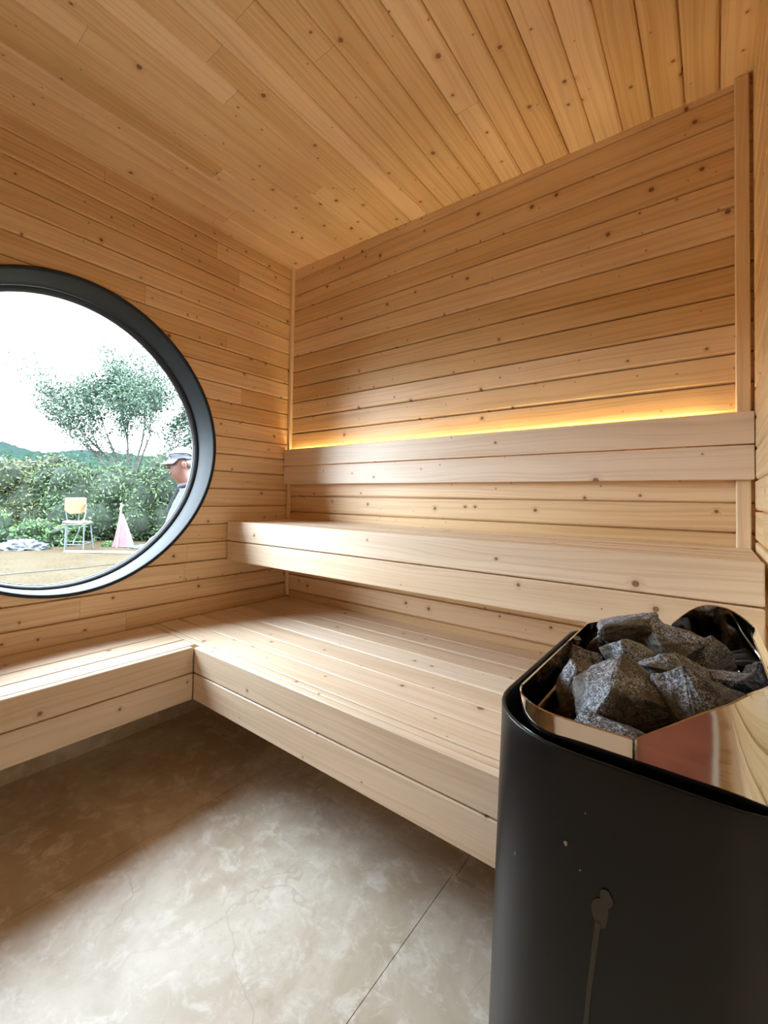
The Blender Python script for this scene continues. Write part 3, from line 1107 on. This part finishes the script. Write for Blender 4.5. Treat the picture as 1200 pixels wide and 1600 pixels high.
# wooded hill far off
def hill(name, x0, x1, y0, y1, h, seed, col1, col2, label):
    t = NT(name + '_cover')
    tc = t.n('ShaderNodeTexCoord').outputs['Object']
    n1 = t.n('ShaderNodeTexNoise', ins={'Vector': tc, 'Scale': .9, 'Detail': 6.0, 'Roughness': .7})
    t.link(t.mix(t.ramp(n1.outputs[0], .35, .68), col1, col2), 'Base Color')
    t.b.inputs['Roughness'].default_value = .95
    t.b.inputs['Specular IOR Level'].default_value = 0.0
    rows = []
    nx, ny = 70, 220
    for i in range(nx + 1):
        f = i / nx
        row = []
        for j in range(ny + 1):
            x = x1 + (x0 - x1) * f
            y = y0 + (y1 - y0) * j / ny
            pf = sin(min(1, f * 1.6) * pi / 2)
            v = Vector((x * .05 + seed, y * .05, 0))
            z = h * pf * (.84 + .24 * noise.noise(v)) + pf * (1.1 * abs(noise.noise(Vector((x * .45, y * .45, seed)))) + .7 * abs(noise.noise(Vector((x * 1.3, y * 1.3, seed)))))
            row.append((x, y, z - .5))
        rows.append(row)
    m_ = MB()
    m_.grid(rows, flip=True)
    o = m_.build(name, t.m)
    tag(o, kind='structure')
    return o


hill('hill_near', -85, -45, -40, 75, 7.6, 3, (.009, .018, .013), (.018, .031, .023), '')  # bluish hill colours have the haze of distance painted in
hill('hill_far', -170, -110, -80, 150, 15.5, 8, (.012, .020, .018), (.017, .027, .024), '')

# ---- school chair
M_TUBE = plain('weathered_grey_tube', (.055, .065, .066), .5, .2, noise_amt=.15)
M_PLY = plain('weathered_orange_plywood', (.15, .062, .022), .5, noise_amt=.15, scale=7)
M_PLYL = plain('bleached_plywood', (.15, .095, .062), .55, noise_amt=.2, scale=7)
cb = Vector((-7.13, 1.23, 0))
ch = tag(empty('chair', (cb.x, cb.y, gz(cb.x, cb.y) + .012), 0), 'old chair with grey metal legs and orange plywood back standing on the sandy ground', 'chair')
# local frame built along the picture's right (RV) and depth (DV) directions of the yard
cr, cd = Vector((.82, .57, 0)), Vector((-.57, .82, 0))


def CP(a, b, z): return cr * a + cd * b + Z * z


for nm, pts in (('leg', [CP(-.30, .16, 0), CP(-.275, .15, .47), CP(-.315, .16, .62), CP(-.325, .17, .90)]),
                ('leg', [CP(.22, .18, 0), CP(.17, .15, .47)]),
                ('leg', [CP(-.03, -.22, 0), CP(-.035, -.20, .46)]),
                ('leg', [CP(.29, -.18, 0), CP(.285, -.17, .46)])):
    mb = MB()
    mb.tube(pts, .0125, 8)
    mb.build(nm, M_TUBE, ch)
mb = MB()
mb.tube([CP(-.08, .18, .45), CP(-.09, .19, .88)], .0115, 8)
mb.build('back_post', M_TUBE, ch)
mb = MB()
mb.tube([CP(.20, -.10, .46), CP(.17, .02, .66), CP(.11, .10, .82), CP(.06, .14, .90)], .0115, 8)
mb.build('back_post', M_TUBE, ch)
for a, b in ((CP(-.265, .15, .12), CP(.215, .17, .11)), (CP(-.03, -.21, .10), CP(.285, -.175, .10)), (CP(-.26, .15, .13), CP(-.032, -.21, .11)), (CP(.215, .17, .12), CP(.287, -.175, .11)), (CP(-.05, .17, .36), CP(.10, -.20, .10))):
    mb = MB()
    mb.tube([a, b], .0095, 6)
    mb.build('crossbar', M_TUBE, ch)
mb = MB()
mb.tube([CP(-.26, .16, .465), CP(-.05, -.215, .455), CP(.29, -.18, .465), CP(.19, .16, .47), CP(-.26, .16, .465)], .0135, 6)
mb.build('seat_rail', M_TUBE, ch)
mb = MB()
se = [CP(-.24, .15, 0), CP(-.20, -.08, 0), CP(-.05, -.19, 0), CP(.24, -.17, 0), CP(.20, .14, 0)]
tp, bt = [p + Z * .512 for p in se], [p + Z * .484 for p in se]
mb.ngon(tp)
mb.ngon(bt[::-1])
mb.grid([bt, tp], close=True, smooth=False)
mb.build('seat', M_PLYL, ch)
# wrapped plywood back, two facets and a top board
mb = MB()
bk = [CP(-.345, .145, 0), CP(-.09, -.045, 0), CP(.08, .0, 0), CP(.105, .12, 0), CP(-.05, .20, 0)]
bot = [p + Z * z for p, z in zip(bk, (.70, .64, .655, .68, .70))]
top = [p + Z * z for p, z in zip(bk, (.915, .895, .905, .92, .925))]
mb.grid([bot, top], close=True, smooth=False)
mb.ngon(bot[::-1])
mb.build('backrest', M_PLY, ch)
mb = MB()
t2 = [p + Z * .001 + (p - CP(-.05, .08, .9)) * .02 for p in top]
t3 = [p + Z * .014 for p in t2]
mb.ngon(t3)
mb.ngon(t2[::-1])
mb.grid([t2, t3], close=True, smooth=False)
mb.build('backrest_top', M_PLYL, ch)

# ---- pink cloth on a stake
M_PINK = plain('faded_pink_cloth', (.15, .060, .070), .85, noise_amt=.12, scale=12)
M_STAKE = plain('rough_wooden_stake', (.26, .17, .10), .8, noise_amt=.2)
sp_ = Vector((-7.12, 2.00, 0))
pk = tag(empty('cloth_stake', (sp_.x, sp_.y, gz(sp_.x, sp_.y) - .01)), 'two leaning wooden stakes tied together at the top, draped in pink cloth', 'stake')
for a0, a1 in ((CP(-.10, .05, 0), CP(.0, 0, .80)), (CP(.02, -.12, 0), CP(.0, .02, .79))):
    mb = MB()
    mb.tube([a0, (a0 + a1) / 2 + Vector((.006, 0, 0)), a1], [.014, .013, .011], 6)
    mb.build('stake', M_STAKE, pk)
mb = MB()
mb.tube([CP(-.008, -.012, .74), CP(.012, 0, .80), CP(.0, .01, .86), CP(-.02, 0, .845)], [.016, .02, .014, .008], 6)
mb.build('string_knot', plain('white_string', (.5, .48, .45), .8), pk)
mb = MB()
rows = []
for i in range(15):
    f = i / 14
    row = []
    for k in range(22):
        a = 2 * pi * k / 22
        w_ = .028 + .165 * f ** .8
        wob = 1 + .22 * sin(3 * a + f * 2) * f + .12 * sin(7 * a) * f
        z_ = .66 - .65 * f
        row.append(CP(.045 * f + .02 + cos(a) * w_ * wob, sin(a) * w_ * .45 * wob, z_))
    rows.append(row)
mb.grid(rows, close=True)
mb.build('pink_cloth', M_PINK, pk)


def heap(name, loc, sx, sy, h, seed, mat, label, cat, rz=0, fold=.25, parent=None, freq=3.2):
    bm = bmesh.new()
    bmesh.ops.create_icosphere(bm, subdivisions=5, radius=1)
    so = Vector((seed * 2.3, seed, 0))
    for v in bm.verts:
        n_ = v.co.copy()
        r_ = 1 - fold * abs(noise.noise(n_ * freq + so)) * 2.0 + .10 * noise.noise(n_ * freq * 2.5 + so)
        # sharp creases
        r_ -= fold * .5 * (1 - abs(noise.noise(n_ * freq * .8 + so * 2))) ** 6
        v.co = Vector((n_.x * sx * r_, n_.y * sy * r_, max(-.02, n_.z * h * r_)))
    o = bm_obj(name, bm, mat)
    o.location = loc
    o.rotation_euler = (0, 0, rz)
    return tag(o, label, cat)


def gpt(x, y, dz=0.0): return (x, y, gz(x, y) + dz)


M_TARP = plain('grey_plastic_sheet', (.075, .082, .092), .35, noise_amt=.75, scale=5)
M_BLUET = plain('blue_grey_tarpaulin', (.045, .07, .10), .5, noise_amt=.4, scale=6)
M_SACK = plain('white_woven_sack', (.13, .125, .105), .75, noise_amt=.08, scale=30)
M_PLK = plain('bleached_plank', (.115, .096, .07), .8, noise_amt=.15, scale=10)
heap('crumpled_tarpaulin', gpt(-7.85, .62), .52, .30, .20, 4, M_TARP, 'crumpled grey and white plastic sheet on the ground left of the chair', 'tarpaulin', radians(39), .38)
heap('crumpled_tarpaulin', gpt(-8.2, -.12), .45, .25, .10, 9, M_TARP, 'low heap of pale plastic sheet at the left edge of the window view', 'tarpaulin', radians(30), .3)
heap('blue_tarpaulin', gpt(-6.45, 2.38), .60, .20, .09, 6, M_BLUET, 'flat blue-grey tarpaulin spread on the ground beside the pink cloth', 'tarpaulin', radians(39), .25)
heap('white_sack', gpt(-6.78, 2.72), .34, .24, .26, 11, M_SACK, 'low white woven sack slumped on the ground right of the pink cloth', 'sack', radians(40), .12, freq=1.8)
heap('white_sack', gpt(-6.50, 3.22), .26, .22, .62, 13, M_SACK, 'taller white woven sack rising beside the man behind the slumped one', 'sack', radians(60), .14, freq=1.8)
for (x, y, L_, w_, rz, lab) in ((-6.35, 1.42, 1.35, .11, 39, 'long pale plank lying on the ground in front of the chair'),
                                (-5.70, 2.10, .75, .10, 33, 'short pale plank lying in front of the pink cloth')):
    mb = MB()
    mb.box((-L_ / 2, -w_ / 2, 0), (L_ / 2, w_ / 2, .03))
    o = mb.build('plank', M_PLK)
    o.location = gpt(x, y, .012)
    o.rotation_euler = (0, 0, radians(rz))
    tag(o, lab, 'plank', 'planks on the yard')
mb = MB()
mb.tube([(-4.9 + .0 * i, .0 + .12 * i, gz(-4.9, .12 * i) + .012) for i in range(-4, 16)], .006, 5)
tag(mb.build('ground_cable', M_SEAL), 'thin dark cable lying across the sandy ground', 'cable')


# ------------------------------------------------------------------ man with the white cap
def skinned(name, verts, edges, radii, mat, parent, levels=2, root=0):
    me = bpy.data.meshes.new(name)
    me.from_pydata([tuple(v) for v in verts], edges, [])
    o = bpy.data.objects.new(name, me)
    COL.objects.link(o)
    sk = o.modifiers.new('skin', 'SKIN')
    sk.use_smooth_shade = True
    for i, sv in enumerate(me.skin_vertices[0].data):
        r_ = radii[i]
        sv.radius = r_ if isinstance(r_, tuple) else (r_, r_)
        sv.use_root = (i == root)
    ss = o.modifiers.new('sub', 'SUBSURF')
    ss.levels = ss.render_levels = levels
    dg = bpy.context.evaluated_depsgraph_get()
    dg.update()
    nm = bpy.data.meshes.new_from_object(o.evaluated_get(dg))
    bpy.data.objects.remove(o)
    nm.materials.clear()
    nm.materials.append(mat)
    nm.polygons.foreach_set('use_smooth', [True] * len(nm.polygons))
    o = bpy.data.objects.new(name, nm)
    COL.objects.link(o)
    o.parent = parent
    return o


M_SKIN = plain('sunburnt_skin', (.105, .038, .022), .5, noise_amt=.12, scale=18)
M_HOOD = plain('pale_grey_hoodie', (.042, .044, .056), .9, noise_amt=.06, scale=14)
M_HOODD = plain('hoodie_drawstring', (.012, .014, .022), .8)
M_CAP = plain('white_cap_cloth', (.085, .088, .104), .8, noise_amt=.04)
M_CAPU = plain('dark_brim_underside', (.09, .08, .08), .8)
M_GLS = plain('dark_sunglasses', (.03, .03, .035), .2)
M_TROU = plain('dark_work_trousers', (.03, .035, .05), .85, noise_amt=.1)
M_BOOT = plain('brown_work_boots', (.06, .04, .03), .6)
M_EYE = plain('dark_eye', (.02, .015, .012), .3)
# local frame: +x forward, +y to his left, +z up, feet on the ground at the origin
px_, py_ = -1.437, .205
man = tag(empty('person', (px_, py_, gz(px_, py_)), atan2(-.93, -.36)), 'man outside the window in white cap and grey hoodie looking down', 'person')
man.scale = (.993, .993, .993)
V_ = lambda x, y, z: Vector((x, y, z))
bv, be, brd = [], [], []


def bone(p, r, parent=None):
    bv.append(p)
    brd.append(r)
    i = len(bv) - 1
    if parent is not None: be.append((parent, i))
    return i


pel = bone(V_(0, 0, .93), (.15, .125))
ab = bone(V_(.03, 0, 1.10), (.145, .12), pel)
chs = bone(V_(.02, 0, 1.30), (.15, .11), ab)
nb = bone(V_(-.005, 0, 1.43), (.085, .08), chs)
nk = bone(V_(.035, 0, 1.50), (.066, .062), nb)
jaw = bone(V_(.085, 0, 1.555), (.074, .078), nk)
skl = bone(V_(.085, 0, 1.635), (.082, .096), jaw)
crn = bone(V_(.075, 0, 1.685), (.068, .075), skl)
for s_ in (1, -1):
    sh = bone(V_(0, s_ * .19, 1.385), .062, chs)
    el = bone(V_(.03, s_ * .255, 1.10), .043, sh)
    wrs = bone(V_(.17, s_ * .25, .88), .030, el)
    pm = bone(V_(.205, s_ * .245, .815), (.020, .036), wrs)
    for k, (dy, l_) in enumerate(((-.030, .070), (-.010, .078), (.010, .073), (.028, .058))):
        a1 = bone(V_(.222, s_ * .245 + dy, .775), .0095, pm)
        a2 = bone(V_(.230, s_ * .245 + dy * 1.1, .775 - l_ * .5), .0088, a1)
        a3 = bone(V_(.218, s_ * .245 + dy * 1.1, .775 - l_), .0075, a2)
    t1 = bone(V_(.225, s_ * .245 - s_ * .045, .83), .0105, pm)
    t2 = bone(V_(.245, s_ * .245 - s_ * .052, .79), .009, t1)
    hp = bone(V_(0, s_ * .095, .86), .09, pel)
    kn = bone(V_(.03 if s_ > 0 else .0, s_ * .115, .48), .058, hp)
    an = bone(V_(-.02 if s_ > 0 else -.06, s_ * .12, .09), .040, kn)
    ft = bone(V_(.12 if s_ > 0 else .08, s_ * .135, .045), (.035, .045), an)
bd = skinned('body', bv, be, brd, M_SKIN, man)
# shape the head: brow, nose, lips, chin, jowl, tilted down about the neck
HC = V_(.085, 0, 1.62)
for v in bd.data.vertices:
    c = v.co
    if c.z > 1.50 and abs(c.y) < .12:
        f_ = c.x - HC.x
        if f_ > .02:
            def g_(z0, sz, y0, sy, amt):
                return amt * exp(-((c.z - z0) / sz) ** 2 - ((abs(c.y) - y0) / sy) ** 2)
            c.x += g_(1.600, .014, 0, .012, .034) + g_(1.622, .02, 0, .010, .016) + g_(1.652, .010, .03, .03, .010) \
                - g_(1.632, .010, .032, .013, .010) + g_(1.566, .010, 0, .024, .012) + g_(1.532, .012, 0, .025, .014)
        if f_ < -.03 and c.z > 1.6: c.x -= .012
for v in bd.data.vertices:
    if v.co.z > 1.50 and abs(v.co.y) < .15: v.co.z = 1.50 + (v.co.z - 1.50) * 1.16
# face and head details
def ball(name, loc, r, mat, sc=(1, 1, 1), rot=(0, 0, 0)):
    bm = bmesh.new()
    bmesh.ops.create_icosphere(bm, subdivisions=3, radius=r)
    for v in bm.verts: v.co = Vector((v.co.x * sc[0], v.co.y * sc[1], v.co.z * sc[2]))
    o = bm_obj(name, bm, mat, man)
    o.location = loc
    o.rotation_euler = rot
    return o


for s_ in (1, -1):
    ball('eye', (.160, s_ * .031, 1.651), .011, M_EYE, (.6, 1, .5))
    ball('eyebrow', (.170, s_ * .033, 1.674), .016, plain('grey_brown_brow', (.16, .10, .07), .9), (.4, 1, .28))
    ball('ear', (.072, s_ * .094, 1.632), .030, M_SKIN, (.62, .30, 1.05), (0, radians(12), s_ * radians(-18)))
ball('lips', (.166, 0, 1.565), .019, plain('lips', (.26, .10, .08), .5), (.35, 1, .28))
ball('nose', (.178, 0, 1.613), .015, M_SKIN, (1.1, .85, .85))
ball('short_hair', (.035, 0, 1.648), .082, plain('cropped_grey_hair', (.13, .10, .085), .9), (.70, 1.06, .62))
# clothes
cv, ce, crd = [], [], []


def cb_(p, r, parent=None):
    cv.append(p)
    crd.append(r)
    if parent is not None: ce.append((parent, len(cv) - 1))
    return len(cv) - 1


h0 = cb_(V_(0.005, 0, .90), (.180, .150))
h1 = cb_(V_(.085, 0, 1.08), (.205, .185), h0)
h2 = cb_(V_(.060, 0, 1.30), (.190, .150), h1)
h3 = cb_(V_(-.01, 0, 1.42), (.130, .100), h2)
h4 = cb_(V_(.005, 0, 1.475), (.090, .092), h3)
for s_ in (1, -1):
    a = cb_(V_(-.005, s_ * .185, 1.385), .092, h2)
    b = cb_(V_(.02, s_ * .262, 1.12), .070, a)
    c = cb_(V_(.15, s_ * .255, .91), .052, b)
skinned('hoodie', cv, ce, crd, M_HOOD, man)
# hood lying on the shoulders
mb = MB()
rows = []
for i in range(25):
    a = 2 * pi * i / 24
    c0 = V_(.008 + .082 * cos(a), .090 * sin(a), 1.482 + (.030 if cos(a) < 0 else -.020) * abs(cos(a)))
    rows.append([c0 + (V_(cos(a), sin(a), 0) * cos(b) + Z * sin(b)) * (.018 + .020 * max(0, -cos(a))) for b in [2 * pi * k / 10 for k in range(10)]])
mb.grid(rows, close=True)
mb.build('hood', M_HOOD, man)
for s_ in (1, -1):
    mb = MB()
    mb.tube([V_(.092, s_ * .03, 1.465), V_(.115, s_ * .04, 1.42), V_(.150, s_ * .045, 1.34), V_(.176, s_ * .042, 1.26)], .0042, 6)
    mb.build('drawstring', M_HOODD, man)
tv, te, trd = [V_(0, 0, .95)], [], [(.165, .13)]
for s_ in (1, -1):
    tv += [V_(0, s_ * .10, .84), V_(.03 if s_ > 0 else 0, s_ * .118, .48), V_(-.02 if s_ > 0 else -.06, s_ * .12, .12)]
    trd += [.108, .078, .065]
    n_ = len(tv)
    te += [(0, n_ - 3), (n_ - 3, n_ - 2), (n_ - 2, n_ - 1)]
skinned('trousers', tv, te, trd, M_TROU, man)
for s_, dx in ((1, 0), (-1, -.04)):
    skinned('boot', [V_(-.035 + dx, s_ * .12, .055), V_(.06 + dx, s_ * .127, .045), V_(.15 + dx, s_ * .135, .038), V_(-.02 + dx, s_ * .12, .15)], [(0, 1), (1, 2), (0, 3)],
            [(.045, .05), (.042, .048), (.036, .04), (.05, .05)], M_BOOT, man)
# cap with brim and sunglasses
cap = empty('cap', (.070, 0, 1.684))
cap.parent = man
cap.rotation_euler = (0, radians(10), 0)
mb = MB()
rows = []
for i in range(12):
    t = i / 11 * pi / 2
    rows.append([V_(.108 * cos(a) * cos(t) ** .8, .092 * sin(a) * cos(t) ** .8, .004 + .098 * sin(t) - .010 * (cos(a) < 0) * cos(t)) for a in [2 * pi * k / 32 for k in range(32)]])
mb.grid(rows, close=True)
mb.build('cap_crown', M_CAP, cap)
for nm, dz, mt in (('cap_brim', 0.0, M_CAP), ('brim_underside', -.004, M_CAPU)):
    mb = MB()
    up_, lo_ = [], []
    for j in range(7):
        f = j / 6
        row = []
        for k in range(17):
            a = -1.15 + 2.3 * k / 16
            r0x, r0y = .104, .088
            r1x, r1y = .178, .098
            x_ = (r0x + (r1x - r0x) * f) * cos(a * (1 - .12 * f)) + (-.002)
            y_ = (r0y + (r1y - r0y) * f) * sin(a) * .98
            z_ = .012 - .030 * f - .9 * y_ * y_ * f + dz
            row.append(V_(x_, y_, z_))
        up_.append(row)
    lo_ = [[p - Z * .003 for p in r_] for r_ in up_]
    mb.grid(up_)
    mb.grid(lo_, flip=True)
    mb.grid([[r_[0] for r_ in up_], [r_[0] for r_ in lo_]])
    mb.grid([[r_[-1] for r_ in up_], [r_[-1] for r_ in lo_]])
    mb.grid([up_[-1], lo_[-1]])
    mb.build(nm, mt, cap)
sg = empty('sunglasses', (0, 0, 0))
sg.parent = man
sg.location = (.070, 0, 1.684)
sg.rotation_euler = (0, radians(10), 0)
for s_ in (1, -1):
    mb = MB()
    mb.tube([V_(.105, s_ * .062, .050), V_(.05, s_ * .094, .050), V_(-.03, s_ * .095, .040), V_(-.075, s_ * .072, .012)], .0055, 6)
    mb.build('temple_arm', M_GLS, sg)
    mb = MB()
    cen = V_(.112, s_ * .034, .048)
    ptsA = [cen + V_(-.012 * abs(sin(b) * 0 + cos(b)) * .6, cos(b) * .030, sin(b) * .017) for b in [2 * pi * k / 20 for k in range(20)]]
    ptsB = [p + V_(.004, 0, 0) for p in ptsA]
    mb.ngon(ptsB)
    mb.ngon(ptsA[::-1])
    mb.grid([ptsA, ptsB], close=True)
    mb.build('lens', M_GLS, sg)
